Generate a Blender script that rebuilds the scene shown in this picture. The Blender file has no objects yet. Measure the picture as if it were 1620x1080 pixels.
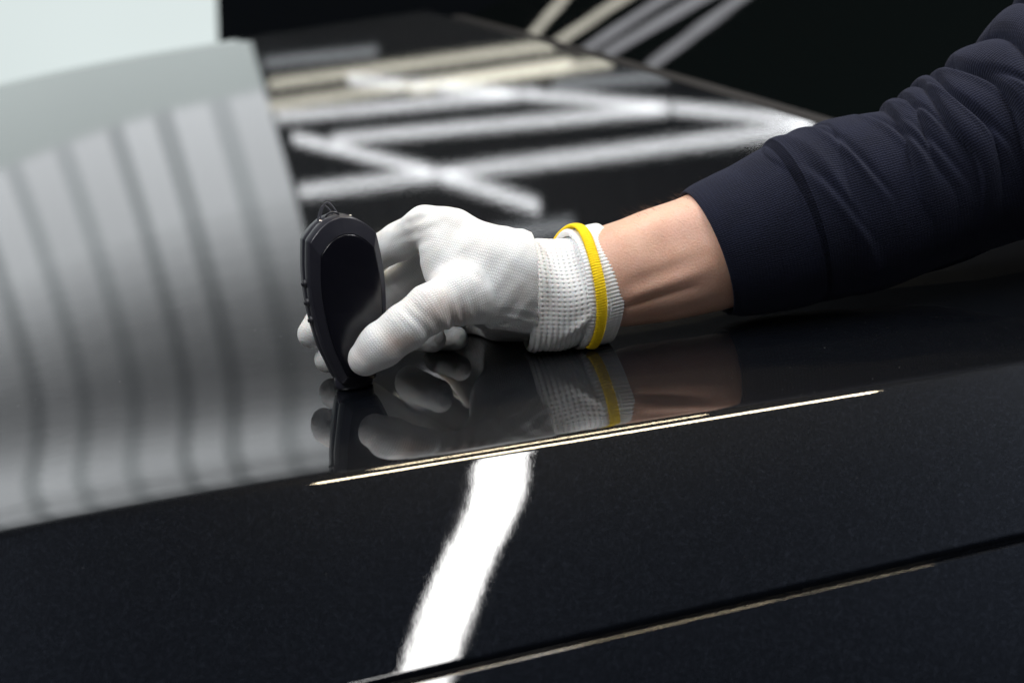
import bpy, math, random
import numpy as np
from mathutils import Vector, Matrix

random.seed(7); rng = np.random.default_rng(7)
sc = bpy.context.scene
col = sc.collection
PI = math.pi

# ------------------------------------------------------------------ camera
FPX = 3150.0                                   # focal length in photo pixels (1620 wide) = 70 mm
CAM = np.array([0.0, -1.02, 0.255])
YAW = math.atan(250 / FPX)
PITCH = math.atan(.255 / 1.02) - math.atan(68 / FPX)
fw = np.array([math.sin(YAW) * math.cos(PITCH), math.cos(YAW) * math.cos(PITCH), -math.sin(PITCH)])
rt = np.array([math.cos(YAW), -math.sin(YAW), 0.0])
up = np.cross(rt, fw)
cd = bpy.data.cameras.new('camera'); cam = bpy.data.objects.new('camera', cd); col.objects.link(cam)
cd.lens = FPX / 1620 * 36; cd.sensor_width = 36; cd.clip_start = .01; cd.clip_end = 100
M = Matrix(((rt[0], up[0], -fw[0], CAM[0]), (rt[1], up[1], -fw[1], CAM[1]), (rt[2], up[2], -fw[2], CAM[2]), (0, 0, 0, 1)))
cam.matrix_world = M
DG = float((np.zeros(3) - CAM) @ fw)           # depth of the gauge foot
cd.dof.use_dof = True; cd.dof.focus_distance = DG - .008; cd.dof.aperture_fstop = 8.0
sc.camera = cam

# ------------------------------------------------------------------ world and exposure
w = bpy.data.worlds.new('World'); sc.world = w; w.use_nodes = True
w.node_tree.nodes['Background'].inputs[0].default_value = (.5, .6, .75, 1)
w.node_tree.nodes['Background'].inputs[1].default_value = .006
sc.view_settings.view_transform = 'Standard'; sc.view_settings.look = 'None'
sc.view_settings.exposure = 0; sc.view_settings.gamma = 1
sc.render.engine = 'CYCLES'
sc.cycles.use_denoising = True
sc.cycles.max_bounces = 8; sc.cycles.sample_clamp_indirect = 6.0
try: sc.cycles.denoising_prefilter = 'ACCURATE'
except Exception: pass

# ------------------------------------------------------------------ helpers
def PX(px, py, dep=0.0):
    """point on a photo pixel's ray, dep metres behind the gauge's plane"""
    D = DG + dep
    return CAM + (fw + rt * (px - 810) / FPX - up * (py - 540) / FPX) * D
def mm(px, dep=0.0): return px / FPX * (DG + dep)
def nrm(a): a = np.asarray(a, float); return a / np.linalg.norm(a)

def link(ob, parent=None):
    col.objects.link(ob)
    if parent is not None: ob.parent = parent
    return ob
def mesh(name, verts, faces, mat, parent=None, smooth=True, uv=None):
    me = bpy.data.meshes.new(name)
    verts = np.asarray(verts, float)
    me.from_pydata(verts.tolist(), [], faces.tolist() if hasattr(faces, 'tolist') else faces)
    me.validate()
    if mat: me.materials.append(mat)
    me.polygons.foreach_set('use_smooth', [smooth] * len(me.polygons))
    if uv is not None:
        lay = me.uv_layers.new(name='knit')
        vi = np.empty(len(me.loops), dtype=np.int32); me.loops.foreach_get('vertex_index', vi)
        lay.data.foreach_set('uv', np.asarray(uv, float)[vi].ravel())
    me.update()
    return link(bpy.data.objects.new(name, me), parent)
def empty(name, loc=(0, 0, 0)):
    o = bpy.data.objects.new(name, None); o.location = loc; o.empty_display_size = .05; col.objects.link(o); return o
def tag(o, label, cat, group=None):
    o['label'] = label; o['category'] = cat
    if group: o['group'] = group
    return o
def grid_faces(nu, nv, closed=False, flip=False):
    i = np.arange(nu - 1)[:, None]; j = np.arange(nv if closed else nv - 1)[None, :]
    j2 = (j + 1) % nv
    f = np.stack(np.broadcast_arrays(i * nv + j, i * nv + j2, (i + 1) * nv + j2, (i + 1) * nv + j), -1).reshape(-1, 4)
    return f[:, ::-1] if flip else f
def box_vf(x0, x1, y0, y1, z0, z1):
    v = [(x, y, z) for z in (z0, z1) for y in (y0, y1) for x in (x0, x1)]
    f = [(0, 2, 3, 1), (4, 5, 7, 6), (0, 1, 5, 4), (2, 6, 7, 3), (0, 4, 6, 2), (1, 3, 7, 5)]
    return v, f
def tube_vf(path, r, n=10, cap=True):
    path = np.asarray(path, float); N = len(path)
    r = np.broadcast_to(np.asarray(r, float), (N,))
    t = np.gradient(path, axis=0); t /= np.linalg.norm(t, axis=1)[:, None] + 1e-12
    a = np.cross(t[0], [0, 0, 1.]); 
    if np.linalg.norm(a) < 1e-3: a = np.cross(t[0], [1., 0, 0])
    a = nrm(a); V = []
    for k in range(N):
        a = nrm(a - (a @ t[k]) * t[k]); b = np.cross(t[k], a)
        th = np.arange(n) / n * 2 * PI
        V.append(path[k] + r[k] * (np.cos(th)[:, None] * a + np.sin(th)[:, None] * b))
    V = np.concatenate(V); F = [tuple(f) for f in grid_faces(N, n, True)]
    if cap:
        F.append(tuple(range(n - 1, -1, -1))); F.append(tuple((N - 1) * n + k for k in range(n)))
    return V, F
def ellipsoid_vf(c, rx, ry, rz, nu=14, nv=20):
    th = np.linspace(0, PI, nu)[:, None]; ph = (np.arange(nv) / nv * 2 * PI)[None]
    V = np.stack(np.broadcast_arrays(rx * np.sin(th) * np.cos(ph), ry * np.sin(th) * np.sin(ph), rz * np.cos(th) + 0 * ph), -1).reshape(-1, 3) + np.asarray(c)
    return V, [tuple(f) for f in grid_faces(nu, nv, True, True)]
def catmull(xs, P, q):
    """smooth interpolation of rows P given at xs"""
    xs = np.asarray(xs, float); P = np.asarray(P, float); q = np.asarray(q, float)
    m = np.gradient(P, xs, axis=0)
    k = np.clip(np.searchsorted(xs, q) - 1, 0, len(xs) - 2)
    h = (xs[k + 1] - xs[k]); t = ((q - xs[k]) / h)
    sh = (slice(None),) + (None,) * (P.ndim - 1); t_ = t[sh]; h_ = h[sh]
    return ((2*t_**3 - 3*t_**2 + 1) * P[k] + (t_**3 - 2*t_**2 + t_) * h_ * m[k] + (-2*t_**3 + 3*t_**2) * P[k+1] + (t_**3 - t_**2) * h_ * m[k+1])

# ------------------------------------------------------------------ materials
class NT:
    def __init__(s, name):
        s.m = bpy.data.materials.new(name); s.m.use_nodes = True; s.t = s.m.node_tree
        s.b = s.t.nodes['Principled BSDF']; s.o = s.t.nodes['Material Output']
    def n(s, typ, **kw):
        nd = s.t.nodes.new(typ)
        for k, v in kw.items():
            if k.startswith('i_'): nd.inputs[int(k[2:]) if k[2:].isdigit() else k[2:].replace('_', ' ')].default_value = v
            else: setattr(nd, k, v)
        return nd
    def l(s, a, b): s.t.links.new(a, b)
    def set(s, **kw):
        for k, v in kw.items(): s.b.inputs[k.replace('_', ' ')].default_value = v
    def math(s, op, a, b=None, clamp=False):
        nd = s.t.nodes.new('ShaderNodeMath'); nd.operation = op; nd.use_clamp = clamp
        for k, x in enumerate((a, b)):
            if x is None: continue
            if isinstance(x, (int, float)): nd.inputs[k].default_value = x
            else: s.l(x, nd.inputs[k])
        return nd.outputs[0]
    def noise(s, vec, scale, detail=2, rough=.5):
        nd = s.n('ShaderNodeTexNoise'); nd.inputs['Scale'].default_value = scale; nd.inputs['Detail'].default_value = detail
        nd.inputs['Roughness'].default_value = rough
        s.l(vec, nd.inputs['Vector']); return nd.outputs['Fac']
    def obj(s): return s.n('ShaderNodeTexCoord').outputs['Object']
    def ramp(s, fac, stops):
        nd = s.n('ShaderNodeValToRGB'); e = nd.color_ramp.elements
        while len(e) < len(stops): e.new(.5)
        for k, (p, c) in enumerate(stops): e[k].position = p; e[k].color = (*c, 1)
        s.l(fac, nd.inputs[0]); return nd.outputs[0]
    def bump(s, h, dist, strength=1.0, normal=None):
        nd = s.n('ShaderNodeBump'); nd.inputs['Strength'].default_value = strength; nd.inputs['Distance'].default_value = dist
        s.l(h, nd.inputs['Height'])
        if normal is not None: s.l(normal, nd.inputs['Normal'])
        return nd.outputs[0]

def mat_paint():
    k = NT('black_metallic_paint'); o = k.obj()
    # metallic flakes: tiny cells of slightly different brightness
    vo = k.n('ShaderNodeTexVoronoi'); vo.inputs['Scale'].default_value = 2600; k.l(o, vo.inputs['Vector'])
    wn = k.n('ShaderNodeTexWhiteNoise'); k.l(vo.outputs['Color'], wn.inputs['Vector'])
    f = k.math('POWER', wn.outputs['Value'], 5.0)
    c = k.ramp(f, [(0, (.0034, .0042, .0060)), (.6, (.0056, .0068, .0098)), (1, (.016, .019, .027))])
    k.l(c, k.b.inputs['Base Color'])
    k.b.inputs['Specular IOR Level'].default_value = 0
    k.set(Metallic=.45, Roughness=.42, Coat_Weight=1.0, Coat_Roughness=.004, Coat_IOR=1.78, IOR=1.45)
    # orange peel in the clear coat
    mp = k.n('ShaderNodeMapping'); k.l(o, mp.inputs['Vector'])
    n1 = k.noise(mp.outputs[0], 140, 1.0, .5)
    n2 = k.noise(mp.outputs[0], 18, 1, .5)
    n3 = k.noise(mp.outputs[0], 1300, 1, .5)
    n4 = k.math('MULTIPLY', k.noise(mp.outputs[0], 60, 0, .5), .22)
    h = k.math('ADD', k.math('ADD', k.math('ADD', n4, k.math('MULTIPLY', n1, .28)), k.math('MULTIPLY', n2, .6)), k.math('MULTIPLY', n3, .15))
    b = k.bump(h, PEEL)
    sm = k.noise(o, 7, 5, .62)
    k.l(k.math('ADD', k.math('MULTIPLY', k.math('SUBTRACT', sm, .48, True), .09), .003), k.b.inputs['Coat Roughness'])
    k.l(b, k.b.inputs['Coat Normal'])
    return k.m
PEEL = 2.4e-5

def mat_plastic(name, colr, rough, bumpy=0, coat=0.0):
    k = NT(name); k.set(Base_Color=(*colr, 1), Roughness=rough, Coat_Weight=coat, Coat_Roughness=.05)
    o = k.obj()
    k.l(k.math('ADD', k.math('MULTIPLY', k.noise(o, 180, 3), .14), rough - .07), k.b.inputs['Roughness'])
    if bumpy: k.l(k.bump(k.noise(o, 2600, 1), bumpy), k.b.inputs['Normal'])
    return k.m
def mat_glass():
    k = NT('dark_windscreen_glass'); k.set(Base_Color=(.002, .003, .003, 1), Roughness=.015, IOR=1.5)
    k.l(k.bump(k.noise(k.obj(), 9, 1), 6e-5), k.b.inputs['Normal'])
    return k.m
def mat_emit(name, colr, s, noise=None):
    k = NT(name); k.t.nodes.remove(k.b); e = k.n('ShaderNodeEmission'); e.inputs[1].default_value = s
    e.inputs[0].default_value = (*colr, 1)
    if noise:
        o = k.obj(); f = k.noise(o, noise, 2)
        c = k.ramp(f, [(.3, tuple(x * .88 for x in colr)), (.7, colr)]); k.l(c, e.inputs[0])
    k.l(e.outputs[0], k.o.inputs[0]); return k.m
def mat_knit(name, colr, p=1.25, q=1.05, dist=2.2e-4, hole=.50, stains=False, fade=False):
    """p, q = stitch pitch in mm along and round; the UV map 'knit' is in mm"""
    k = NT(name)
    uvn = k.n('ShaderNodeUVMap'); uvn.uv_map = 'knit'
    nz = k.n('ShaderNodeTexNoise'); nz.inputs['Scale'].default_value = .25; nz.inputs['Detail'].default_value = 2
    k.l(uvn.outputs[0], nz.inputs['Vector'])
    sx = k.n('ShaderNodeSeparateXYZ'); k.l(uvn.outputs[0], sx.inputs[0])
    wob = k.math('MULTIPLY', k.math('SUBTRACT', nz.outputs['Fac'], .5), 1.6)
    U = k.math('MULTIPLY', k.math('ADD', sx.outputs[0], wob), 2 * PI / p)
    V = k.math('MULTIPLY', k.math('ADD', sx.outputs[1], wob), 2 * PI / q)
    V2 = k.math('ADD', V, k.math('MULTIPLY', k.math('SINE', k.math('MULTIPLY', U, .5)), 1.2))
    a = k.math('COSINE', U); b = k.math('COSINE', V2)
    h = k.math('ADD', k.math('MULTIPLY', a, .18), k.math('MULTIPLY', k.math('MULTIPLY', a, b), .36))
    h = k.math('ADD', k.math('ADD', h, k.math('MULTIPLY', b, .18)), .5, True)
    if fade:
        an = k.n('ShaderNodeAttribute'); an.attribute_name = 'knit_fade'
        h = k.math('ADD', k.math('MULTIPLY', k.math('SUBTRACT', h, .5), an.outputs['Fac']), .5)
    o = k.obj()
    big = k.noise(o, 55, 3)
    c1 = k.ramp(h, [(0, tuple(x * hole for x in colr)), (.45, colr), (1, tuple(min(1, x * 1.04) for x in colr))])  # stitch holes darkened, their shade painted into the yarn colour
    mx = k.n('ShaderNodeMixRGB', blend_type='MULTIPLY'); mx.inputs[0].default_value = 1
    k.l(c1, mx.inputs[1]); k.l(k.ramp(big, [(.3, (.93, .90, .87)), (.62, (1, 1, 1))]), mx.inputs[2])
    out = mx.outputs[0]
    if stains:
        for (pt, r, amt) in stains:
            d = k.n('ShaderNodeVectorMath', operation='DISTANCE'); k.l(o, d.inputs[0]); d.inputs[1].default_value = tuple(pt)
            f = k.math('MULTIPLY', k.math('POWER', k.math('SUBTRACT', 1.0, k.math('DIVIDE', d.outputs['Value'], r), True), 1.2, True), amt)
            f = k.math('MULTIPLY', f, k.math('ADD', k.noise(o, 330, 3, .7), .35), True)
            m2 = k.n('ShaderNodeMixRGB'); m2.inputs[2].default_value = (.42, .22, .13, 1); k.l(f, m2.inputs[0]); k.l(out, m2.inputs[1]); out = m2.outputs[0]
    k.l(out, k.b.inputs['Base Color'])
    k.set(Roughness=.85, Sheen_Weight=.25, Sheen_Roughness=.5, Subsurface_Weight=.12, Subsurface_Scale=.002)
    k.l(k.bump(h, dist, 1.0), k.b.inputs['Normal'])
    return k.m
def mat_fabric(name, c0, c1, pitch, dist, sheen=.16):
    k = NT(name); o = k.obj()
    uvn = k.n('ShaderNodeUVMap'); uvn.uv_map = 'knit'
    sx = k.n('ShaderNodeSeparateXYZ'); k.l(uvn.outputs[0], sx.inputs[0])
    nz = k.n('ShaderNodeTexNoise'); nz.inputs['Scale'].default_value = .35; k.l(uvn.outputs[0], nz.inputs['Vector'])
    wob = k.math('MULTIPLY', k.math('SUBTRACT', nz.outputs['Fac'], .5), 1.5)
    a = k.math('SINE', k.math('MULTIPLY', k.math('ADD', sx.outputs[1], wob), 2 * PI / pitch))
    b = k.math('SINE', k.math('MULTIPLY', k.math('ADD', sx.outputs[0], k.math('MULTIPLY', a, .25)), 2 * PI / (pitch * 1.15)))
    fz = k.noise(o, 2500, 3, .7)
    h = k.math('ADD', k.math('ADD', k.math('MULTIPLY', a, .3), k.math('MULTIPLY', b, .14)), fz)
    f = k.math('ADD', k.math('MULTIPLY', h, .55), k.math('MULTIPLY', k.noise(o, 60, 2), .4))
    k.l(k.ramp(f, [(.1, c0), (.9, c1)]), k.b.inputs['Base Color'])
    k.set(Roughness=.95, Sheen_Weight=sheen, Sheen_Roughness=.55); k.b.inputs['Sheen Tint'].default_value = (.45, .5, .75, 1)
    k.b.inputs['Specular IOR Level'].default_value = .15
    k.l(k.bump(h, dist), k.b.inputs['Normal'])
    return k.m
def mat_skin():
    k = NT('skin'); o = k.obj()
    f = k.noise(o, 45, 4, .6); fine = k.noise(o, 900, 3, .6)
    c = k.ramp(f, [(.25, (.60, .335, .24)), (.5, (.67, .405, .295)), (.75, (.73, .47, .36))])
    mp_ = k.n('ShaderNodeMixRGB'); mp_.inputs[2].default_value = (.72, .45, .37, 1)
    k.l(k.math('MULTIPLY', k.math('SUBTRACT', k.noise(o, 26, 2), .42, True), 2.2, True), mp_.inputs[0]); k.l(c, mp_.inputs[1]); c = mp_.outputs[0]
    vor = k.n('ShaderNodeTexVoronoi'); vor.inputs['Scale'].default_value = 900; k.l(o, vor.inputs['Vector'])
    mx = k.n('ShaderNodeMixRGB', blend_type='MULTIPLY'); mx.inputs[0].default_value = .5
    k.l(c, mx.inputs[1]); k.l(k.ramp(fine, [(.3, (.82, .74, .70)), (.7, (1, 1, 1))]), mx.inputs[2])
    k.l(mx.outputs[0], k.b.inputs['Base Color'])
    k.set(Roughness=.48, Subsurface_Weight=.35, Subsurface_Scale=.006, IOR=1.4)
    k.b.inputs['Subsurface Radius'].default_value = (1, .35, .2)
    h = k.math('ADD', k.math('MULTIPLY', vor.outputs['Distance'], .6), fine)
    k.l(k.bump(h, 2.2e-4, .8), k.b.inputs['Normal'])
    return k.m

m_paint = mat_paint()
m_glass = mat_glass()
m_trim = mat_plastic('black_rubber_trim', (.006, .006, .008), .75)
m_floor = mat_plastic('dark_workshop_floor', (.03, .03, .032), .6)
m_case = mat_plastic('satin_black_plastic', (.018, .018, .026), .34, 1.2e-5)
m_screen = mat_plastic('smoked_display_plastic', (.006, .006, .010), .24)
m_button = mat_plastic('black_rubber_button', (.014, .014, .02), .5)
m_cord = mat_plastic('grey_braided_cord', (.05, .05, .065), .6)
m_screw = mat_plastic('steel_screw', (.6, .55, .5), .3); m_screw.node_tree.nodes['Principled BSDF'].inputs['Metallic'].default_value = 1
m_house = mat_plastic('dark_lamp_housing', (.02, .02, .022), .5)
m_skin = mat_skin()
m_sleeve = mat_fabric('navy_sweat_fabric', (.0014, .0018, .0046), (.0125, .0150, .034), 1.5, 3.5e-4, .10)
m_yellow = mat_fabric('yellow_overlock_thread', (.86, .56, .008), (.95, .68, .02), 1.3, 2.0e-4, .1)
m_yellow.node_tree.nodes['Principled BSDF'].inputs['Sheen Tint'].default_value = (1, .9, .4, 1)

# ------------------------------------------------------------------ the car
AX, BY = .115, .022                            # the bonnet climbs towards the windscreen and the far side
O = np.array([-0.15899778, -0.16617309]); U2 = np.array([0.99475327, 0.10230317]); V2 = np.array([-0.10230317, 0.99475327])
KV = np.array([-.45,-.30,-.16,-.12,-.08,-.04,-.013,-.0085,-.0035,.0015,.02,.06,.10,.15,.22,.35,.7,1.1,1.6,2.4])
KS = np.array([2.4,1.7,1.0,.82,.68,.58,.50,.44,.10,-.015,-.035,-.035,-.018,.006,.024,.03,.03,.025,.02,.01])
gv = np.linspace(-.45, 2.4, 57001)
def gsm(a, sig, step=5e-5):
    n = int(4 * sig / step); kk = np.exp(-.5 * (np.arange(-n, n + 1) * step / sig) ** 2); kk /= kk.sum()
    return np.convolve(np.pad(a, n, mode='edge'), kk, mode='valid')
_sl = np.interp(gv, KV, KS); _w = np.clip((np.abs(gv) - .012) / .05, 0, 1); _w = _w * _w * (3 - 2 * _w)
_sl = gsm(_sl, .0008) * (1 - _w) + gsm(_sl, .02) * _w
gz = np.concatenate([[0], np.cumsum((_sl[1:] + _sl[:-1]) / 2 * np.diff(gv))]); gz -= np.interp(.15, gv, gz)
def body(u, v, drop=0.0):
    """point of the car's skin: u along the crease towards the windscreen, v inwards from the crease"""
    x = O[0] + u * U2[0] + v * V2[0]; y = O[1] + u * U2[1] + v * V2[1]
    z = AX * x + BY * y + np.interp(v, gv, gz) - .35 * np.clip(-.35 - u, 0, None) ** 2 - .18 * np.clip(.12 - u, 0, None) ** 2 + drop
    return np.stack(np.broadcast_arrays(x, y, z), -1)
def surf(x, y):
    v = (x - O[0]) * V2[0] + (y - O[1]) * V2[1]
    u = (x - O[0]) * U2[0] + (y - O[1]) * U2[1]
    return AX * x + BY * y + np.interp(v, gv, gz) - .18 * np.clip(.12 - u, 0, None) ** 2
def v_edge(u): return -.102 + .042 * (u - .156)
def v_far(u): return 1.79 + .22 * (u - .05)
def u_rear(v): return .604 - .128 * (v - .677)

car = empty('car', (.0, .3, -.05)); bpy.context.view_layer.update()
def car_mesh(name, V, F, mat, **kw):
    return mesh(name, np.asarray(V) - np.array([0, .3, -.05]), F, mat, car, **kw)
# bonnet
na = 220
b_side = np.concatenate([[0, .0], np.linspace(.02, .9, 40), np.linspace(.905, 1, 16)])     # 0 = panel gap edge, 1 = crease
vt = np.concatenate([[.0], np.geomspace(.0003, .02, 40), np.geomspace(.021, 1, 150)])
A = np.linspace(0, 1, na)
rows = []
U_MIN = -.6
uu = np.broadcast_to(U_MIN + A * .9, (na,)).copy()
# side face rows from the gap up to just under the crease
u_line = U_MIN + A * (u_rear(0) - U_MIN)
ve = v_edge(u_line)
rows.append(body(u_line, ve - .0012, -.016)); rows.append(body(u_line, ve - .0010, -.004)); rows.append(body(u_line, ve - .0004, -.0012))
for t in np.concatenate([[0, .006, .014, .025], np.linspace(.04, .9, 44), np.linspace(.91, .995, 34)]):
    rows.append(body(u_line, ve * (1 - t)))
for t in vt:
    u = u_line.copy()
    for _ in range(25):
        v = t * v_far(u); u = U_MIN + A * (u_rear(v) - U_MIN)
    rows.append(body(u, t * v_far(u)))
rows.append(body(u, v_far(u) + .012, -.004)); rows.append(body(u, v_far(u) + .02, -.018)); rows.append(body(u, v_far(u) + .022, -.07))
R = np.stack(rows, 0); nr = len(rows)
hood = car_mesh('bonnet', R.reshape(-1, 3), grid_faces(nr, na), m_paint)
hood['label'] = 'glossy black metallic bonnet with a sharp crease along its side'
# wing below the panel gap
rows = []
uw = np.linspace(U_MIN, 1.4, 240); ve = v_edge(uw) - .0042
for dv, dz in [(.0012, -.016), (.0010, -.0042), (.0004, -.0012)]: rows.append(body(uw, ve + dv, dz))
for t in np.concatenate([[0, .0008, .0020, .0035], np.linspace(.005, .30, 60)]): rows.append(body(uw, ve - t))
R = np.stack(rows, 0)[::-1]
car_mesh('front_wing', R.reshape(-1, 3), grid_faces(len(rows), 240), m_paint)['label'] = 'black front wing below the panel gap'
# black channel under the gap
rows = [body(uw, v_edge(uw) - .012, -.0135), body(uw, v_edge(uw) + .010, -.0175)]
car_mesh('gap_seal', np.stack(rows).reshape(-1, 3), grid_faces(2, 240), m_trim)
# cowl and windscreen
vw = np.linspace(.15, 1.75, 60)
base = body(u_rear(vw), vw)
back = nrm([U2[0], U2[1], 0])
WS_ANG = math.radians(25)
prof = [(.002, -.006), (.003, .0), (.006, .002), (.020, .002), (.026, -.001)]
rows = [base + back * a + np.array([0, 0, b]) for a, b in prof]
car_mesh('cowl_trim', np.stack(rows).reshape(-1, 3), grid_faces(len(prof), 60, False, True), m_trim)
b1, b2 = base[0], base[-1]
sd = back * math.cos(WS_ANG) + np.array([0, 0, math.sin(WS_ANG)])
rows = []
for s in np.linspace(0, .9, 40):
    bow = .05 * (1 - ((vw - .85) / .8) ** 2)[:, None] * np.array([-.3, 0, .9]) * 0
    rows.append(base + back * .024 + np.array([0, 0, -.001]) + sd * s + bow - np.array([0, 0, .03]) * s * s)
Vt = np.stack(rows).reshape(-1, 3); n0 = len(Vt); Ft = grid_faces(40, 60, False, True)
wn = nrm(np.cross(nrm(b2 - b1), sd)); wn = wn if wn[2] > 0 else -wn
Vt = np.concatenate([Vt, Vt - wn * .006]); Ft = np.concatenate([Ft, Ft[:, ::-1] + n0])
car_mesh('windscreen', Vt, Ft, m_glass)
DV, DF = [], []
for k in range(900):
    u_, v_ = rng.uniform(-.2, .55), rng.uniform(-.09, .45) ** 1.0
    c = body(np.array(u_), np.array(v_)) - np.array([0, .3, -.05]); r = rng.uniform(5e-5, 1.5e-4) * (1.6 if rng.random() < .06 else 1)
    n0 = len(DV); DV += [tuple(c + np.array(q_) * r) for q_ in ((-1, -.6, 0), (1, -.5, 0), (.2, 1, 0), (0, 0, 1.1))]
    DF += [(n0, n0 + 1, n0 + 3), (n0 + 1, n0 + 2, n0 + 3), (n0 + 2, n0, n0 + 3)]
m_dust = mat_plastic('pale_dust', (.30, .30, .30), .9)
o = mesh('dust', DV, DF, m_dust, car, False); o['kind'] = 'stuff'
tag(car, 'glossy black car whose bonnet carries the gauge and gloved hand', 'car')

fl, ff = box_vf(-6, 8, -3, 16, -1.05, -1.0)
o = mesh('floor', fl, ff, m_floor, smooth=False); o['kind'] = 'structure'

# ------------------------------------------------------------------ lamps (seen as reflections in the bonnet and windscreen, besides the added fill)
def lamp(p0, p1, wid, hgt, mat, label, cables=True, group='linear lamps over the car', bend=None):
    p0 = np.array(p0, float); p1 = np.array(p1, float); c = (p0 + p1) / 2; L = np.linalg.norm(p1 - p0)
    e = empty('linear_lamp', c); e.rotation_euler = (0, 0, math.atan2(p1[1] - p0[1], p1[0] - p0[0]))
    h = L / 2; a = wid / 2; b = hgt / 2
    # wrap-round diffuser: two sides and a rounded bottom
    pr = [(a, b * .8)] + [(a * math.cos(t), -b * .3 + b * .7 * math.sin(t)) for t in np.linspace(0, -PI, 9)] + [(-a, b * .8)]
    n = len(pr); ns_ = 60 if bend else 2; tt = np.linspace(0, 1, ns_)
    V = [(-h + 2 * h * t_, y + (bend(t_) if bend else 0), z) for t_ in tt for (y, z) in pr]
    F = [(j * n + k, (j + 1) * n + k, (j + 1) * n + k + 1, j * n + k + 1) for j in range(ns_ - 1) for k in range(n - 1)]
    mesh('diffuser', V, F, mat, e)
    v, f = box_vf(-h - .004, h + .004, -a - .003, a + .003, b * .8, b * 1.3); mesh('housing', v, f, m_house, e, False)
    for s in (-1, 1):
        v, f = box_vf(min(s * h, s * (h + .012)), max(s * h, s * (h + .012)), -a - .002, a + .002, -b * 1.02, b * .799); mesh('end_cap', v, f, m_house, e, False)
        if cables:
            v, f = box_vf(s * h * .7 - .0015, s * h * .7 + .0015, -.0015, .0015, b * 1.3, b * 1.3 + .5); mesh('suspension_cable', v, f, m_house, e, False)
    return tag(e, label, 'lamp', group)
E_key = mat_emit('lit_diffuser_bright', (1, .99, .975), 18)
E_fill = mat_emit('added_fill_diffuser', (.98, .99, 1.0), 66)  # for the unseen lamps added as fill
E_warm = mat_emit('lit_diffuser_warm', (1, .83, .57), 46)
E_back = mat_emit('lit_diffuser_far', (.95, .97, 1.0), 4.2)
E_yel = mat_emit('lit_diffuser_yellowish', (1, .96, .80), 3.4)
E_yw = mat_emit('lit_diffuser_pale_yellow', (1, .96, .82), 1.6)
E_dim = mat_emit('lit_diffuser_dim', (.9, .95, 1), .9)
ZL = 1.7
E_lav = mat_emit('lit_diffuser_cool', (.93, .94, 1.0), .95)
WSL = [((-.27, 6.25), (-.02, 6.33), E_yw), ((-.22, 6.0), (.20, 5.76), E_yw), ((-.13, 5.68), (.32, 5.44), E_lav), ((-.08, 5.5), (.45, 5.13), E_lav), ((.03, 5.08), (.55, 4.91), E_lav)]
lamp((.050, .52, ZL), (-.060, -1.55, ZL), .070, .06, E_key, 'very bright white linear lamp hung right above the bonnet crease', group=None, bend=lambda t_: .017 * math.exp(-((t_ - .15) / .14) ** 2) - .005)
lamp((-.22, .66, ZL), (.565, .66, ZL), .07, .06, E_warm, 'long warm linear lamp hung crosswise above the gauge', group=None)
lamp((-.20, 1.7, ZL), (.37, 1.7, ZL), .08, .06, E_warm, 'shorter warm linear lamp hung crosswise behind the gauge', group=None)
lamp((-1.10, .7, ZL), (-1.35, -1.9, ZL), .080, .06, E_fill, 'added white fill lamp hung in front of the car beside the crease', group=None)  # unseen, added to light the hand from the left front
lamp((1.02, 1.1, ZL), (1.02, -.9, ZL), .080, .06, E_fill, 'added white fill lamp hung above the sleeve side of the car', group=None)  # unseen, added to brighten the hand and the gauge's top facet
LF = 'white linear lamp hung far behind the car, mirrored in the bonnet'
far = [((-.54, 7.41), (1.53, 6.51)), ((-.59, 8.72), (.41, 6.28)), ((-.39, 8.44), (1.10, 7.42)), ((-.70, 9.47), (.62, 8.50)), ((-.30, 10.25), (1.54, 6.58))]
for p, q in far: lamp((*p, ZL), (*q, ZL), .026, .024, E_back, LF, group='white lamps far behind the car')
LY = 'yellowish linear lamp hung farthest behind the car, mirrored in the bonnet'
for p, q in [((-.76, 9.91), (.87, 9.19)), ((-.78, 10.75), (.86, 9.90)), ((.02, 9.40), (1.05, 8.94))]:
    lamp((*p, ZL), (*q, ZL), .026, .024, E_yel, LY, group='yellowish lamps far behind the car')
LD = 'dim linear lamp hung in the dark hall behind the car'
for p, q, e in [((-.84, 11.79), (-.11, 11.22), E_dim), ((.72, 8.6), (1.23, 8.19), E_dim), ((.2, 6.05), (.5, 5.95), E_dim)]:
    lamp((*p, ZL), (*q, ZL), .04, .035, e, LD, group='dim lamps in the hall')

LW = 'short linear lamp hung behind the car, mirrored in the windscreen'
for p, q, e in WSL: lamp((*p, ZL), (*q, ZL), .035, .03, e, LW, group='lamps mirrored in the windscreen')

# ------------------------------------------------------------------ bright slatted door on the left
m_panel = mat_emit('backlit_door_panel', (.90, 1.0, .99), .86, .6)
door = empty('slatted_door', (-2.4, 6.5, -1.0))
def dbox(name, x0, x1, y0, y1, z0, z1, m):
    v, f = box_vf(x0 + 2.4, x1 + 2.4, y0 - 6.5, y1 - 6.5, z0 + 1, z1 + 1); return mesh(name, v, f, m, door, False)
X0, X1, ZT = -4.3, -.50, 1.62
nz = 2
for k in range(nz):
    z0 = -.98 + k * (1.96 / nz); dbox('door_panel', X0, X1, 6.48, 6.52, z0, z0 + 1.96 / nz - .002, m_panel)
tiers = [(.984, 1.50, 1.0), (1.50, 1.58, .86), (1.58, 1.66, .72), (1.66, 1.74, .58), (1.74, 1.82, .44), (1.82, 1.91, .31), (1.91, 2.0, .21), (2.0, 2.14, .14), (2.14, 2.4, .09)]  # slat glow fades upwards, the dimming painted into the emission
edges = []; x = X1
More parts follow.
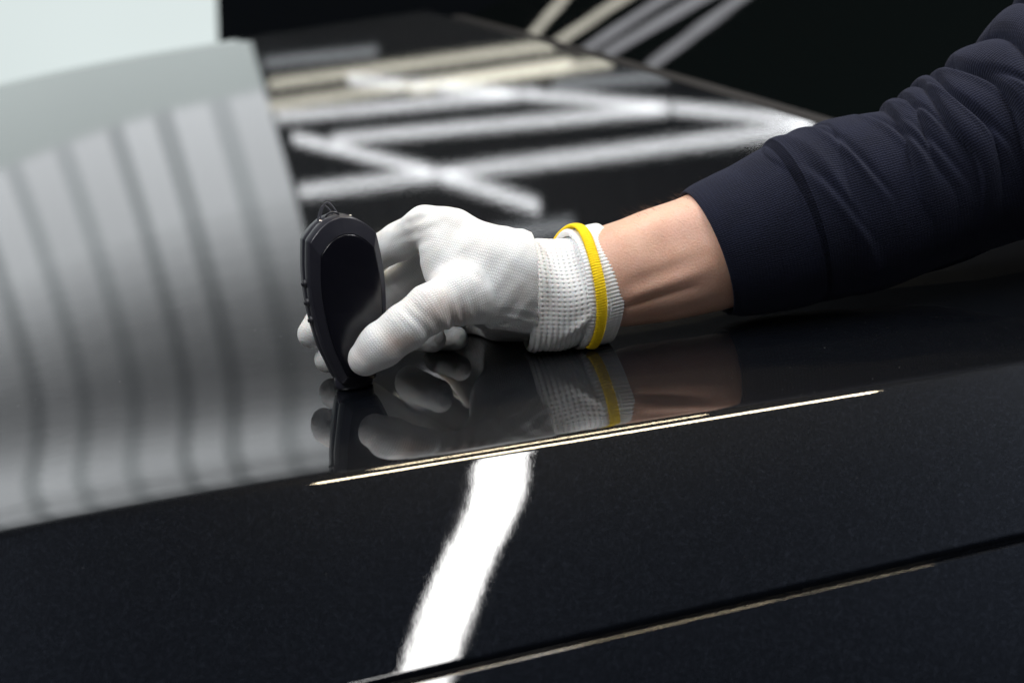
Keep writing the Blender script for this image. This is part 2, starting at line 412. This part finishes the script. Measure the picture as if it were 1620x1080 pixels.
while x > X0:
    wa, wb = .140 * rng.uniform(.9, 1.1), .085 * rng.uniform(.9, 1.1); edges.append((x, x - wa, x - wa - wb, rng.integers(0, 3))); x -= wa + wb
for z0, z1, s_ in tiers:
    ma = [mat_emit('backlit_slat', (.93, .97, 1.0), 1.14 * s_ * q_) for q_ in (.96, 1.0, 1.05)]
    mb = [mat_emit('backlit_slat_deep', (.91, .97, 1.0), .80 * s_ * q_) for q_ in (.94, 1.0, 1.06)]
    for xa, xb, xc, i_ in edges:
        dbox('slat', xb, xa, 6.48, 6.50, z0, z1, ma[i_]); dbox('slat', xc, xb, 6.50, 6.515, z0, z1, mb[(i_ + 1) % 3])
ZT = 2.4
dbox('top_rail', X0, X1, 6.44, 6.56, ZT, ZT + .12, m_house)
dbox('bottom_rail', X0, X1, 6.46, 6.54, -1.0, -.98, m_house)
tag(door, 'bright backlit white door with vertical slats standing behind the car', 'door')

# ------------------------------------------------------------------ the paint gauge
GYAW, GLEAN = math.radians(17), math.radians(5)
gauge = empty('paint_gauge', (-.0022, 0, float(surf(-.0022, 0))))
gauge.rotation_euler = (Matrix.Rotation(-GLEAN, 3, 'Y') @ Matrix.Rotation(GYAW, 3, 'Z')).to_euler()
half = np.array([(0, 4.5), (8.0, 4.6), (9.8, 6.5), (12.6, 14), (16.2, 25), (18.9, 40), (20.0, 54), (19.8, 65), (18.9, 74), (18.2, 79.3), (18.0, 80.6), (17.5, 81.6), (15.6, 83.8), (11.5, 87.6), (6, 90.8), (0, 92.0)]) * 1e-3
seg = np.linspace(0, len(half) - 1, 130)
hp = catmull(np.arange(len(half)), half, seg); hp[:, 0] = np.maximum(hp[:, 0], 0); hp[0, 0] = hp[-1, 0] = 0
out = np.concatenate([hp, np.stack([-hp[-2:0:-1, 0], hp[-2:0:-1, 1]], -1)])
def ring(y, kx, kz, zc=.046, dz=0, dx=0): return np.stack([out[:, 0] * kx + dx, np.full(len(out), y), (out[:, 1] - zc) * kz + zc + dz], -1)
n = len(out)
def shell(name, rings, m):
    return mesh(name, np.concatenate(rings), [tuple(f) for f in grid_faces(len(rings), n, True)] , m, gauge)
k7 = 1e-3
def strips(name, groups, m, flip=False):
    V, F, o_ = [], [], 0
    for gr in groups:
        V += gr; F += [tuple(f) for f in grid_faces(len(gr), n, True, flip) + o_]; o_ += len(gr) * n
    return mesh(name, np.concatenate(V), F, m, gauge)
eF = ring(-9.4 * k7, .985, .994); eF2 = ring(-9.7 * k7, .970, .987)
eS = ring(-12.4 * k7, .80, .86, .046, -.0022, .0006)
front = strips('front_shell', [[ring(-.0001, .955, .982), ring(-.0002, .99, .996)], [ring(-.0002, .99, .996), ring(-.0006, 1, 1), ring(-3 * k7, 1.003, 1.001), ring(-9.0 * k7, .99, .997), eF],
      [eF, eF2], [eF2, ring(-11.1 * k7, .885, .924, .046, -.0011, .0003), eS], [eS, ring(-12.0 * k7, .792, .853, .046, -.0022, .0006)]], m_case)
bR = [(.0006, 1, 1), (5 * k7, 1.0, 1.0), (9.5 * k7, .985, .992), (12 * k7, .93, .962), (13 * k7, .8, .87)]
strips('back_shell', [[ring(.0001, .955, .982), ring(.0002, .99, .996)], [ring(.0002, .99, .996)] + [ring(*q_) for q_ in bR], [ring(13 * k7, .8, .87), ring(13.1 * k7, .001, .5)]], m_case, True)
SD = (.046, -.0022, .0006)
sc_r = [ring(-12.0 * k7, .790, .851, *SD), ring(-12.45 * k7, .787, .849, *SD), ring(-12.55 * k7, .775, .84, *SD)] + [ring((-12.55 - .25 * (1 - (q / .775) ** 2)) * k7, q, q / .775 * .84 if q > .01 else .002, *SD) for q in (.55, .35, .16, .001)]
mesh('display_window', np.concatenate(sc_r), [tuple(f) for f in grid_faces(len(sc_r), n, True)], m_screen, gauge)['label'] = 'smooth smoked black display window'
# probe foot
pr = [(.0, .0002), (.0088, .0002), (.0096, .0008), (.0098, .002), (.0096, .0062), (.0088, .0072), (.0080, .0095)]
th = np.arange(48) / 48 * 2 * PI
V = np.concatenate([np.stack([r * 1.04 * np.cos(th), r * .86 * np.sin(th), np.full(48, z)], -1) for r, z in pr])
foot = mesh('probe_foot', V, [tuple(f) for f in grid_faces(len(pr), 48, True)], m_case, gauge)
v, f = tube_vf([(-.0101, -.0004, .001), (-.0101, -.0004, .0062)], .0003, 6); mesh('seam_rib', v, f, m_case, foot)
# side buttons on the seam
for zb in (.0585, .0485, .0390):
    xb = -float(np.interp(zb, hp[:, 1], hp[:, 0]))
    V, F = ellipsoid_vf((xb + .0002, 0, zb), 0.0021, .0023, .0023); bt = mesh('side_button', V, F, m_button, gauge)
    V, F = ellipsoid_vf((xb - .0017, 0, zb), .0008, .0012, .0012, 8, 10); mesh('button_cap', V, F, m_button, bt)
# screws and lanyard eye on the top seam
def top_z(x): return float(np.interp(-abs(x), -hp[60:, 0], hp[60:, 1]))
for xs in (-.0085, .0075):
    V, F = ellipsoid_vf((xs, 0, top_z(xs) + .0001), .0009, .0009, .0006, 8, 12); mesh('screw', V, F, m_screw, gauge)
pts = [(-.0025 + .0035 * math.cos(t), -.0022, top_z(0) - .0006 + .0022 * math.sin(t)) for t in np.linspace(PI, 0, 14)]
v, f = tube_vf(pts, .0006, 8); mesh('lanyard_eye', v, f, m_case, gauge)
for k, (dy, hh, xx) in enumerate(((.002, .0068, .0075), (.0028, .0058, .0066))):
    t = np.linspace(0, 1, 30)
    pts = np.stack([-.0045 - .0015 * k + (t - .35) * xx * 1.35, .0045 * np.ones(30) + dy * np.sin(t * 3) - t * .004, top_z(0) - .004 + hh * 1.5 * np.sin(np.clip(t, 0, 1) * PI * .93) - t * .0005], -1)
    v, f = tube_vf(pts, .00042, 8); mesh('lanyard_cord', v, f, m_cord, gauge)
tag(gauge, 'black handheld paint thickness gauge standing upright on the bonnet', 'gauge')

# ------------------------------------------------------------------ the gloved hand as one blended surface
def P(px, py, d): return PX(px, py, d)
def r_(px, d=0.): return mm(px, d)
chains = {
 'thumb': [(P(578,567,-.0225), r_(27)), (P(603,546,-.024), r_(33)), (P(640,518,-.0235), r_(34)), (P(680,488,-.020), r_(36)), (P(732,466,-.010), r_(45)), (P(800,462,.004), r_(58))],
 'index': [(P(716,366,.012), r_(36)), (P(672,357,.016), r_(31)), (P(632,382,.026), r_(30)), (P(575,412,.034), r_(28)), (P(530,470,.030), r_(26)), (P(493,528,.021), r_(23))],
 'middle': [(P(726,385,.034), r_(34)), (P(690,392,.040), r_(30)), (P(630,450,.046), r_(29)), (P(570,505,.044), r_(27)), (P(519,568,.024), r_(22))],
 'ring': [(P(742,400,.054), r_(33)), (P(705,420,.056), r_(29)), (P(650,485,.056), r_(28)), (P(640,528,.040), r_(24)), (P(684,536,.018), r_(22))],
 'little': [(P(765,420,.072), r_(31)), (P(735,440,.075), r_(27)), (P(700,500,.072), r_(25)), (P(690,535,.055), r_(22)), (P(722,535,.04), r_(19))],
}
palm = [((702,368,.012), (860,440,.012), 36, 56), ((715,376,.034), (860,440,.030), 34, 56), ((735,395,.054), (870,450,.045), 33, 52), ((760,415,.068), (870,465,.048), 32, 48),
        ((740,462,.012), (870,481,.010), 40, 55), ((770,470,.035), (870,484,.035), 50, 54), ((800,500,.05), (880,476,.04), 34, 50), ((780,420,.0), (860,430,.004), 44, 52), ((706,405,.004), (800,425,.002), 40, 50), ((716,440,.0), (800,450,.002), 36, 46), ((780,465,.078), (870,480,.062), 44, 46), ((795,508,.062), (822,503,.056), 32, 30), ((742,503,.082), (810,508,.07), 27, 34)]
def cap(p, a, b, ra, rb):
    ab = b - a; L2 = ab @ ab
    t = np.clip(((p - a) @ ab) / L2, 0, 1)
    return np.linalg.norm(p - a - t[:, None] * ab, axis=1) - (ra + (rb - ra) * t), t
def smin(a, b, k):
    h = np.clip(.5 + .5 * (b - a) / k, 0, 1); return b + (a - b) * h - k * h * (1 - h)
def fold(px0, px1, dep, lam, A, sg):
    a = P(*px0, dep); return (a, nrm(P(*px1, dep) - a), lam, A, sg)
kfold = [fold((715, 500), (742, 493), -.022, 19, .0011, .010), fold((690, 512), (668, 522), -.028, 20, .0008, .008), fold((770, 528), (772, 540), .0, 15, .0012, .012),
         fold((812, 528), (808, 545), -.004, 16, .0014, .011), fold((640, 372), (655, 420), .0, 20, .0008, .012), fold((808, 490), (822, 500), -.012, 30, .0006, .012),
         fold((815, 392), (830, 392), .0, 26, .0008, .012), fold((662, 350), (680, 380), .0, 26, .0005, .012), fold((650, 500), (640, 510), -.034, 17, .0005, .007), fold((750, 400), (765, 410), -.008, 40, .0005, .02)]
def hand_sdf(p, fine=True):
    d = None
    for (a, b, ra, rb) in palm:
        x, _ = cap(p, P(*a), P(*b), r_(ra, a[2]), r_(rb, b[2])); d = x if d is None else smin(d, x, .012)
    fd = None
    for nme in ('index', 'middle', 'ring', 'little'):
        ch = chains[nme]; c = None
        for (a, ra), (b, rb) in zip(ch[:-1], ch[1:]):
            x, _ = cap(p, a, b, ra, rb); c = x if c is None else smin(c, x, .0035)
        fd = c if fd is None else smin(fd, c, .0012)
    d = smin(d, fd, .0055)
    c = None; ch = chains['thumb']
    for (a, ra), (b, rb) in zip(ch[:-1], ch[1:]):
        x, _ = cap(p, a, b, ra, rb); c = x if c is None else smin(c, x, .005)
    d = smin(d, c, .006)
    # loose fabric bump over the wrist
    x, _ = cap(p, P(823, 388, .004), P(818, 392, .034), r_(20), r_(16)); d = smin(d, x, .004)
    for c0, dr, lam, A, sg in kfold:
        q = p - c0; e = np.exp(-(q * q).sum(1) / sg ** 2)
        s_ = np.cos(q @ dr * 2 * PI / (mm(lam))); d = d + A * e * (np.abs(s_) ** 1.5 * np.sign(s_) * .8)
    # slack, slightly lumpy cloth
    q = p * 1000
    d = d + .00007 * (np.sin(q[:, 0] * .55 + 1.3 * np.sin(q[:, 2] * .31)) * np.sin(q[:, 2] * .62 + .8 * np.sin(q[:, 1] * .4)) + .6 * np.sin(q[:, 0] * .23 + q[:, 2] * .37 + q[:, 1] * .3))
    # rests on the bonnet
    d = np.maximum(d, surf(p[:, 0], p[:, 1]) + .0006 - p[:, 2])
    # wrist end, closed inside the cuff
    d = np.maximum(d, (p - P(840, 467, .02)) @ HAND_AX)
    return d
CT, CP = math.radians(20), math.radians(6)
HAND_AX = nrm(rt * .985 + fw * .12 + up * .05)
CUFF_AX = nrm(rt * math.cos(CT) * math.cos(CP) + fw * math.sin(CT) + up * math.sin(CP))
lo = np.array([-.045, -.055, -.012]); hi = np.array([.135, .125, .115]); h = .0011
N = np.ceil((hi - lo) / h).astype(int)
X = np.stack(np.meshgrid(*[lo[k] + h * np.arange(N[k]) for k in range(3)], indexing='ij'), -1).reshape(-1, 3)
Fv = np.concatenate([hand_sdf(c) for c in np.array_split(X, 24)]).reshape(N)
def surface_nets(Fv, lo, h):
    S = Fv < 0; nx, ny, nz = Fv.shape
    cnt = np.zeros((nx - 1, ny - 1, nz - 1)); acc = np.zeros((nx - 1, ny - 1, nz - 1, 3))
    cor = [(i, j, k) for i in (0, 1) for j in (0, 1) for k in (0, 1)]
    sl = lambda c: (slice(c[0], nx - 1 + c[0]), slice(c[1], ny - 1 + c[1]), slice(c[2], nz - 1 + c[2]))
    for a in cor:
        for ax in range(3):
            if a[ax]: continue
            b = list(a); b[ax] = 1
            fa, fb = Fv[sl(a)], Fv[sl(b)]; m = (fa < 0) != (fb < 0)
            t = np.where(m, fa / np.where(m, fa - fb, 1), 0)
            for d in range(3): acc[..., d] += np.where(m, a[d] + (t if d == ax else 0), 0)
            cnt += m
    act = cnt > 0; idx = -np.ones(act.shape, int); idx[act] = np.arange(act.sum())
    I = np.argwhere(act); V = lo + h * (I + acc[act] / cnt[act][:, None])
    faces = []
    for ax in range(3):
        o1, o2 = (ax + 1) % 3, (ax + 2) % 3
        sa = [slice(1, -1)] * 3; sb = [slice(1, -1)] * 3; sa[ax] = slice(0, -1); sb[ax] = slice(1, None)
        A_, B_ = S[tuple(sa)], S[tuple(sb)]
        E_ = np.argwhere(A_ != B_); E2 = E_.copy(); E2[:, o1] += 1; E2[:, o2] += 1
        inside = A_[tuple(E_.T)]
        def cell(d1, d2):
            c = E2.copy(); c[:, o1] += d1; c[:, o2] += d2; return idx[tuple(c.T)]
        q = np.stack([cell(-1, -1), cell(0, -1), cell(0, 0), cell(-1, 0)], 1)
        q = np.where(inside[:, None], q, q[:, ::-1]); faces.append(q)
    return V, np.concatenate(faces)
Vh, Fh = surface_nets(Fv, lo, h)
for _ in range(2):
    d0 = hand_sdf(Vh); e = 2e-4
    g = np.stack([hand_sdf(Vh + np.eye(3)[k] * e) - d0 for k in range(3)], -1) / e
    Vh = Vh - np.clip(d0, -h, h)[:, None] * g / np.maximum((g * g).sum(1), .3)[:, None]
# knit coordinates in mm: along and round the nearest finger, or along and round the palm; faded where two meet
def chain_uv(ch, off):
    s0 = 0.; W_ = 0; UV_ = 0; D_ = np.full(len(Vh), 1e9)
    for (a, ra), (b, rb) in zip(ch[:-1], ch[1:]):
        d, t = cap(Vh, a, b, ra, rb); ax = nrm(b - a); e1 = nrm(-fw + (fw @ ax) * ax); e2 = np.cross(ax, e1)
        q = Vh - a; ang = np.arctan2(q @ e2, q @ e1); L = np.linalg.norm(b - a)
        dl = d + .35 * np.maximum(np.maximum(-(q @ ax), q @ ax - L), 0)
        wt = np.exp(-(dl + .02) / .0016); W_ = W_ + wt
        UV_ = UV_ + wt[:, None] * np.stack([(s0 + q @ ax) * 1000 + off, ang * 11.], -1); s0 += L; D_ = np.minimum(D_, d)
    return D_, UV_ / (W_[:, None] + 1e-30)
regs = [chain_uv([(P(690, 400, .03), .03), (P(880, 455, .025), .03)], 300)]
regs[0] = (np.minimum(np.abs(regs[0][0]), .0022), regs[0][1] * [1, 28 / 11])
for k, nme in enumerate(('index', 'middle', 'ring', 'little')): regs.append(chain_uv(chains[nme][1:], 10 * k))
D_, q_ = chain_uv(chains['thumb'][:5], 50); regs.append((D_ - .001, q_))
Dm = np.stack([r[0] for r in regs], 1); kb = Dm.argmin(1); UVh = np.stack([r[1] for r in regs], 1)[np.arange(len(Vh)), kb]
so = np.sort(Dm, 1); fade = np.clip((so[:, 1] - so[:, 0]) / .0014, 0, 1); fade = fade * fade * (3 - 2 * fade)
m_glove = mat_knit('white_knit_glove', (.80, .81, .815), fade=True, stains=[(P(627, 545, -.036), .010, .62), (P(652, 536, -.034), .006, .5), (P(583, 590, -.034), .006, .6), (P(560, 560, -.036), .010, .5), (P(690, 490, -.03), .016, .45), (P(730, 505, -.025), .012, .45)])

# ------------------------------------------------------------------ person: forearm, glove and sleeve
def loft_frame(cs):
    t = np.gradient(cs, axis=0); t /= np.linalg.norm(t, axis=1)[:, None]
    e1 = up[None] - (t @ up)[:, None] * t; e1 /= np.linalg.norm(e1, axis=1)[:, None]
    e2 = np.cross(e1, t)                       # towards the camera
    e2 *= np.sign((e2 @ -fw))[:, None]
    return t, e1, e2
def loft(st, ns, nth, disp=None):
    """st rows: px, py, dep(m), half height px, half depth px"""
    st = np.asarray(st, float); C_ = np.array([PX(*r[:3]) for r in st])
    L = np.concatenate([[0], np.cumsum(np.linalg.norm(np.diff(C_, axis=0), axis=1))])
    q = np.linspace(0, L[-1], ns)
    cs = catmull(L, C_, q); pxs = catmull(L, st, q)
    t, e1, e2 = loft_frame(cs)
    sc_ = (DG + pxs[:, 2]) / FPX
    hh = pxs[:, 3] * sc_; hd = pxs[:, 4] * sc_
    th = np.arange(nth) / nth * 2 * PI
    r1 = hh[:, None] * np.cos(th); r2 = hd[:, None] * np.sin(th)
    V = cs[:, None] + e1[:, None] * r1[..., None] + e2[:, None] * r2[..., None]
    nr = e1[:, None] * (np.cos(th) / hh[:, None])[..., None] + e2[:, None] * (np.sin(th) / hd[:, None])[..., None]
    nr /= np.linalg.norm(nr, axis=2)[..., None]
    if disp is not None: V = V + nr * disp(q[:, None], th[None], pxs)[..., None]
    uv = np.stack(np.broadcast_arrays(q[:, None] * 1000, th[None] * float(hh.mean() + hd.mean()) / 2 * 1000), -1)
    return V, uv, q, th, cs, t, e1, e2

# forearm (wrist end hidden in the glove, elbow end in the sleeve)
def skin_disp(q, th, pxs):
    x = pxs[:, 0][:, None]
    def line(thc, w_, A_, slope=0, x0=950, x1=1180):
        d = np.angle(np.exp(1j * (th - thc - slope * (x - 960) / 200)))
        return A_ * np.exp(-(d / w_) ** 2) * np.clip((x - x0) / 30, 0, 1) * np.clip((x1 - x) / 60, 0, 1)
    d = line(2.02, .11, .0011, -.30, 955, 1110) + line(2.22, .055, -.0012, -.26, 950, 1080) + line(2.42, .14, .0008, -.2, 950, 1120) + line(1.78, .12, -.0006, -.30, 960, 1110)
    d = d + line(1.25, .35, -.0012, 0, 1000, 1200) + line(.75, .3, .0008)
    return d + .0004 * np.sin(x * .05 + th * 2)
st = [(885, 458, 0.0216, 62, 62), (930, 450, 0.0236, 72, 74), (965, 439, 0.0252, 82, 82), (1010, 428, 0.0272, 86, 86), (1060, 415, 0.0294, 91, 92), (1110, 401, 0.0317, 96, 98), (1160, 383, 0.0339, 98, 102), (1230, 357, 0.0371, 98, 104)]
V, uv, q, th, cs, t, e1, e2 = loft(st, 200, 220, skin_disp)
V = V.reshape(-1, 3); V = np.concatenate([V, cs[:1], cs[-1:]]); nV = len(V)
F = [tuple(f) for f in grid_faces(200, 220, True, True)] + [(nV - 2, k, (k + 1) % 220) for k in range(220)] + [(nV - 1, 199 * 220 + (k + 1) % 220, 199 * 220 + k) for k in range(220)]
person = mesh('person', V, F, m_skin)
tag(person, 'person reaching in with a white gloved hand and dark navy sleeve', 'person')
# fine arm hair along the upper edge
HV, HF = [], []
for k in range(240):
    i = rng.integers(70, 165); a = rng.normal(-.1, .55); c = cs[i]; 
    j = int((a % (2 * PI)) / (2 * PI) * 220) % 220
    p0 = V[i * 220 + j]; nn = nrm(p0 - c); L = rng.uniform(.003, .006); sw = -t[i] * rng.uniform(.3, 1.1) + e1[i] * rng.normal(0, .3) + e2[i] * rng.normal(0, .3)
    s = np.linspace(0, 1, 5)[:, None]
    v, f = tube_vf(p0 + nn * L * .6 * s + sw * L * s ** 1.5, np.linspace(4.5e-5, 1.5e-5, 5), 3, False)
    HF += [tuple(np.array(x) + sum(map(len, HV))) for x in f]; HV.append(v)
k = NT('arm_hair'); k.set(Base_Color=(.10, .05, .025, 1), Roughness=.5)
o = mesh('arm_hair', np.concatenate(HV), HF, k.m, person); o['kind'] = 'stuff'

glove = mesh('glove', Vh, Fh, m_glove, person, uv=UVh); at = glove.data.attributes.new('knit_fade', 'FLOAT', 'POINT'); at.data.foreach_set('value', fade.astype(np.float32))
glove['label'] = 'white knit work glove with a yellow-edged cuff'

# waffle cuff: rings perpendicular to a tilted axis
def cuff_loft(st, ns, nth, disp, closed_end=False):
    st = np.asarray(st, float); C_ = np.array([PX(*r[:3]) for r in st])
    L = np.concatenate([[0], np.cumsum(np.linalg.norm(np.diff(C_, axis=0), axis=1) + 1e-5)])
    q = np.linspace(0, L[-1], ns); cs = catmull(L, C_, q); px = catmull(L, st, q)
    f = np.clip((px[:, 0] - 830) / 95, 0, 1)[:, None]
    ax = nrm(rt * .985 + fw * .12 + up * .05) * (1 - f) + CUFF_AX * f; ax /= np.linalg.norm(ax, axis=1)[:, None]
    e1 = up[None] - (ax @ up)[:, None] * ax; e1 /= np.linalg.norm(e1, axis=1)[:, None]
    e2 = np.cross(e1, ax); e2 *= np.sign(e2 @ -fw)[:, None]
    th = np.arange(nth) / nth * 2 * PI; s_ = (DG + px[:, 2]) / FPX
    rr = disp(q[:, None], th[None], px)
    r1 = px[:, 3] * s_; r2 = px[:, 4] * s_
    V = cs[:, None] + e1[:, None] * ((r1[:, None] + rr) * np.cos(th))[..., None] + e2[:, None] * ((r2[:, None] + rr) * np.sin(th))[..., None]
    # never below the bonnet
    zs = surf(V[..., 0], V[..., 1]) + .0007; V[..., 2] = np.maximum(V[..., 2], zs + .25 * np.clip(V[..., 2] - zs, -1, 0) * 0)
    uv = np.stack(np.broadcast_arrays(q[:, None] * 1000, th[None] * 28.), -1)
    return V, uv
NW = 74
def waffle(q, th, px):
    x = px[:, 0][:, None]; lam = .00245
    ph = 2 * PI * q / lam; an = NW * th
    low = np.clip((th - 1.75) / .5, 0, 1) * (th < PI)
    g_ = -.00060 * (np.clip(np.cos(ph), 0, 1) * np.clip(np.cos(an), 0, 1)) * (1 - .5 * low) + .00004 * np.cos(an + PI) + (.00007 + .00022 * low) * np.cos(ph + PI)
    fold = .0022 * np.exp(-((np.angle(np.exp(1j * (th - 2.15 + (x - 890) * .008)))) / .12) ** 2) * np.clip((x - 862) / 30, 0, 1) * np.clip((912 - x) / 20, 0, 1)
    fold = fold - .0020 * np.exp(-((np.angle(np.exp(1j * (th - 2.42 + (x - 890) * .006)))) / .13) ** 2) * np.clip((x - 858) / 30, 0, 1) * np.clip((912 - x) / 20, 0, 1)
    und = .0010 * np.sin(th * 3 + x * .03) + .0007 * np.sin(th * 5 - x * .05)
    return g_ + fold + und * np.clip((x - 832) / 20, 0, 1)
st = [(829, 468, .022, 84, 78), (833, 468, .022, 88, 84), (850, 469, .022, 88, 87), (880, 469, .023, 87, 87), (905, 462, .023, 85, 87), (925, 457, .025, 84, 86), (935, 455, .026, 84, 85)]
V, uv = cuff_loft(st, 150, NW * 8, waffle)
m_cuff = mat_knit('white_waffle_cuff', (.80, .81, .815), 1.2, 1.15, 6e-5, .85)
cuff = mesh('cuff', V.reshape(-1, 3), [tuple(f) for f in grid_faces(150, NW * 8, True, True)], m_cuff, glove, uv=uv.reshape(-1, 2))
# turned-up rim: rolled edge behind the yellow trim and the flaring ribbed end
def rib(q, th, px):
    x = px[:, 0][:, None]
    return .00016 * np.cos(th * 96) + (.0004 * np.sin(th * 2 + .6) + .0006 * np.sin(th * 4 + 2.) + .0002 * np.sin(th * 7)) * np.clip((x - 922) / 15, 0, 1)
st = [(903, 460, .024, 86, 87), (899, 460, .024, 93, 94), (903, 459, .024, 96, 96), (914, 458, .025, 94, 94), (922, 456, .026, 93, 93), (932, 453, .027, 93, 93), (943, 450, .028, 93, 93), (951, 448, .029, 89, 90), (949, 448, .029, 84, 85), (930, 452, .028, 79, 80)]
V, uv = cuff_loft(st, 90, 96 * 8, rib)
mesh('cuff_rim', V.reshape(-1, 3), [tuple(f) for f in grid_faces(90, 96 * 8, True, True)], m_cuff, glove, uv=uv.reshape(-1, 2))
th = np.arange(900) / 900 * 2 * PI
ca = PX(913, 457, .025); e1 = nrm(up - (CUFF_AX @ up) * CUFF_AX); e2 = np.cross(e1, CUFF_AX); e2 = e2 * np.sign(e2 @ -fw)
Rr = mm(99.3, .025) + .0003 * np.sin(th * 2 + .6) + .0005 * np.sin(th * 5)
path = ca + np.outer(Rr * np.cos(th), e1) + np.outer(Rr * .985 * np.sin(th), e2) + np.outer(.0008 * np.sin(th * 3 + 1), CUFF_AX)
path[:, 2] = np.maximum(path[:, 2], surf(path[:, 0], path[:, 1]) + .0024)
V = []; tn = np.roll(path, -1, 0) - np.roll(path, 1, 0); tn /= np.linalg.norm(tn, axis=1)[:, None]
rad = path - ca; rad -= (rad * tn).sum(1)[:, None] * tn; rad /= np.linalg.norm(rad, axis=1)[:, None]; bi = np.cross(tn, rad)
bi *= np.sign(bi @ CUFF_AX)[:, None]
ph = np.arange(16) / 16 * 2 * PI
rip = 1 + .07 * np.cos(th[:, None] * 150 + 1.0 * np.sin(ph)[None] * 2)
V = path[:, None] + rad[:, None] * (.0012 * rip * np.cos(ph))[..., None] + bi[:, None] * (.0031 * rip * np.sin(ph))[..., None]
Vf = np.concatenate([V, V[:1]]).reshape(-1, 3)
uvt = np.stack(np.broadcast_arrays(np.arange(901)[:, None] * .217, ph[None] * .1), -1).reshape(-1, 2)
mesh('yellow_trim', Vf, [tuple(f) for f in grid_faces(901, 16, True, True)], m_yellow, glove, uv=uvt)

# sleeve
SL = [(1117, 401, .0320, 104, 106), (1130, 396, .0326, 109, 110), (1160, 387, .0339, 116, 117), (1195, 377, .0355, 122, 123), (1232, 364, .0372, 128, 129), (1252, 356, .0381, 130, 131), (1342, 330, .0421, 135, 138), (1442, 300, .0466, 131, 138), (1500, 279, .0492, 132, 142), (1555, 253, .0517, 137, 148), (1660, 192, .0564, 150, 160), (1760, 116, .0609, 166, 172), (1880, 16, .0663, 180, 186)]
valley = [1262, 1336, 1440, 1474, 1512, 1546, 1588, 1650, 1720, 1800, 1920]
amp = [6, 9, 17, 20, 24, 22, 32, 30, 30, 30]
def sleeve_disp(q, th, pxs):
    x = pxs[:, 0][:, None]
    tha = np.angle(np.exp(1j * th))
    # folds are rings that lean and wander a little round the arm
    xw = x + 6 * np.sin(tha * 1.3 + .5) + 14 * np.abs(tha) + 7 * np.sin(tha * 2.7 + x * .021) + 4 * np.sin(tha * 5.1 + x * .04)
    d = np.zeros(np.broadcast(x, th).shape)
    for j in range(len(amp)):
        a, b = valley[j], valley[j + 1]; f = np.clip((xw - a) / (b - a), 0, 1)
        prof = np.sqrt(np.clip(1 - (2 * f ** .68 - 1) ** 2, 0, 1))
        reach = [1.7, 1.2, 1.35, 1.0, 1.5, 1.3, 1.7, 1.7, 1.7, 1.7][j]
        env = 1 / (1 + np.exp((np.abs(tha - .15) - reach) / .20)) * .95 + .05
        d += amp[j] * prof * env
    # slack drape on the underside and long soft folds
    d += 3.5 * np.sin(x * .03 + tha * 1.5) * np.clip((x - 1260) / 80, 0, 1)
    for (xa, ta, xb, tb, A_, w_) in [(1296, -.3, 1352, 1.15, 5, 6), (1318, .5, 1372, 1.6, 4, 5), (1395, .2, 1440, 1.35, 6, 6), (1432, .7, 1480, 1.7, 4, 6), (1448, .2, 1478, 1.1, 5, 4),
                                     (1508, .3, 1548, 1.5, 7, 5), (1540, -.2, 1600, 1.2, 7, 6), (1575, .5, 1640, 1.6, 7, 6), (1270, .9, 1330, 2.0, 4, 6)]:
        tq = np.clip((tha - ta) / (tb - ta), 0, 1); xl = xa + (xb - xa) * tq
        out_ = np.clip(np.maximum(ta - tha, tha - tb), 0, None)
        e_ = np.exp(-(out_ / .18) ** 2) * np.sin(PI * np.clip(tq * .8 + .1, 0, 1))
        d += A_ * e_ * (-np.exp(-((x - xl) / w_) ** 2) + .8 * np.exp(-((x - xl + 2.0 * w_) / (w_ * 1.4)) ** 2))
    d += 4.0 * np.exp(-((x - 1262 - 30 * tha * (tha > 0)) / 9) ** 2) * (tha > -1) * (tha < 2.4)
    return d * (DG + pxs[:, 2][:, None]) / FPX
NS, NT_ = 620, 320
V, uv, q, th, cs, t, e1, e2 = loft(SL, NS, NT_, sleeve_disp)
# light smoothing along the sleeve so that fold valleys are soft
kk = np.array([1, 4, 6, 4, 1.]) / 16
Vs = V.copy()
for _ in range(1):
    Vp = np.concatenate([Vs[:1]] * 2 + [Vs] + [Vs[-1:]] * 2); Vs = sum(kk[i] * Vp[i:i + NS] for i in range(5))
px_of = catmull(np.linspace(0, 1, len(SL)), np.array(SL)[:, 0], np.linspace(0, 1, NS))
Cc = np.array([PX(*r[:3]) for r in SL]); LL = np.concatenate([[0], np.cumsum(np.linalg.norm(np.diff(Cc, axis=0), axis=1))])
xq = catmull(LL, np.array(SL)[:, 0], q)
ib = int(np.argmin(np.abs(xq - 1246)))
def part_tube(name, Vg, uvg, m, parent, inner):
    """tube with a turned-in hem at its first ring"""
    c = Vg.mean(1, keepdims=True); hem = []
    for sc_, k in inner: hem.append(c[:1] + (Vg[:1] - c[:1]) * sc_ + (Vg[k:k + 1].mean(1, keepdims=True) - c[:1]))
    Vg2 = np.concatenate(hem[::-1] + [Vg]); uv2 = np.concatenate([uvg[:1]] * len(hem) + [uvg])
    return mesh(name, Vg2.reshape(-1, 3), [tuple(f) for f in grid_faces(len(Vg2), Vg.shape[1], True, True)], m, parent, uv=uv2.reshape(-1, 2))
sleeve = part_tube('sleeve', Vs[ib + 3:], uv[ib + 3:], m_sleeve, person, [(.985, 0), (.955, 0), (.93, 6)])
sleeve['label'] = 'dark navy sweatshirt sleeve bunched into folds'
band = part_tube('cuff_band', Vs[:ib + 12], uv[:ib + 12], m_sleeve, sleeve, [(.99, 0), (.97, 0), (.95, 3), (.94, 12)])
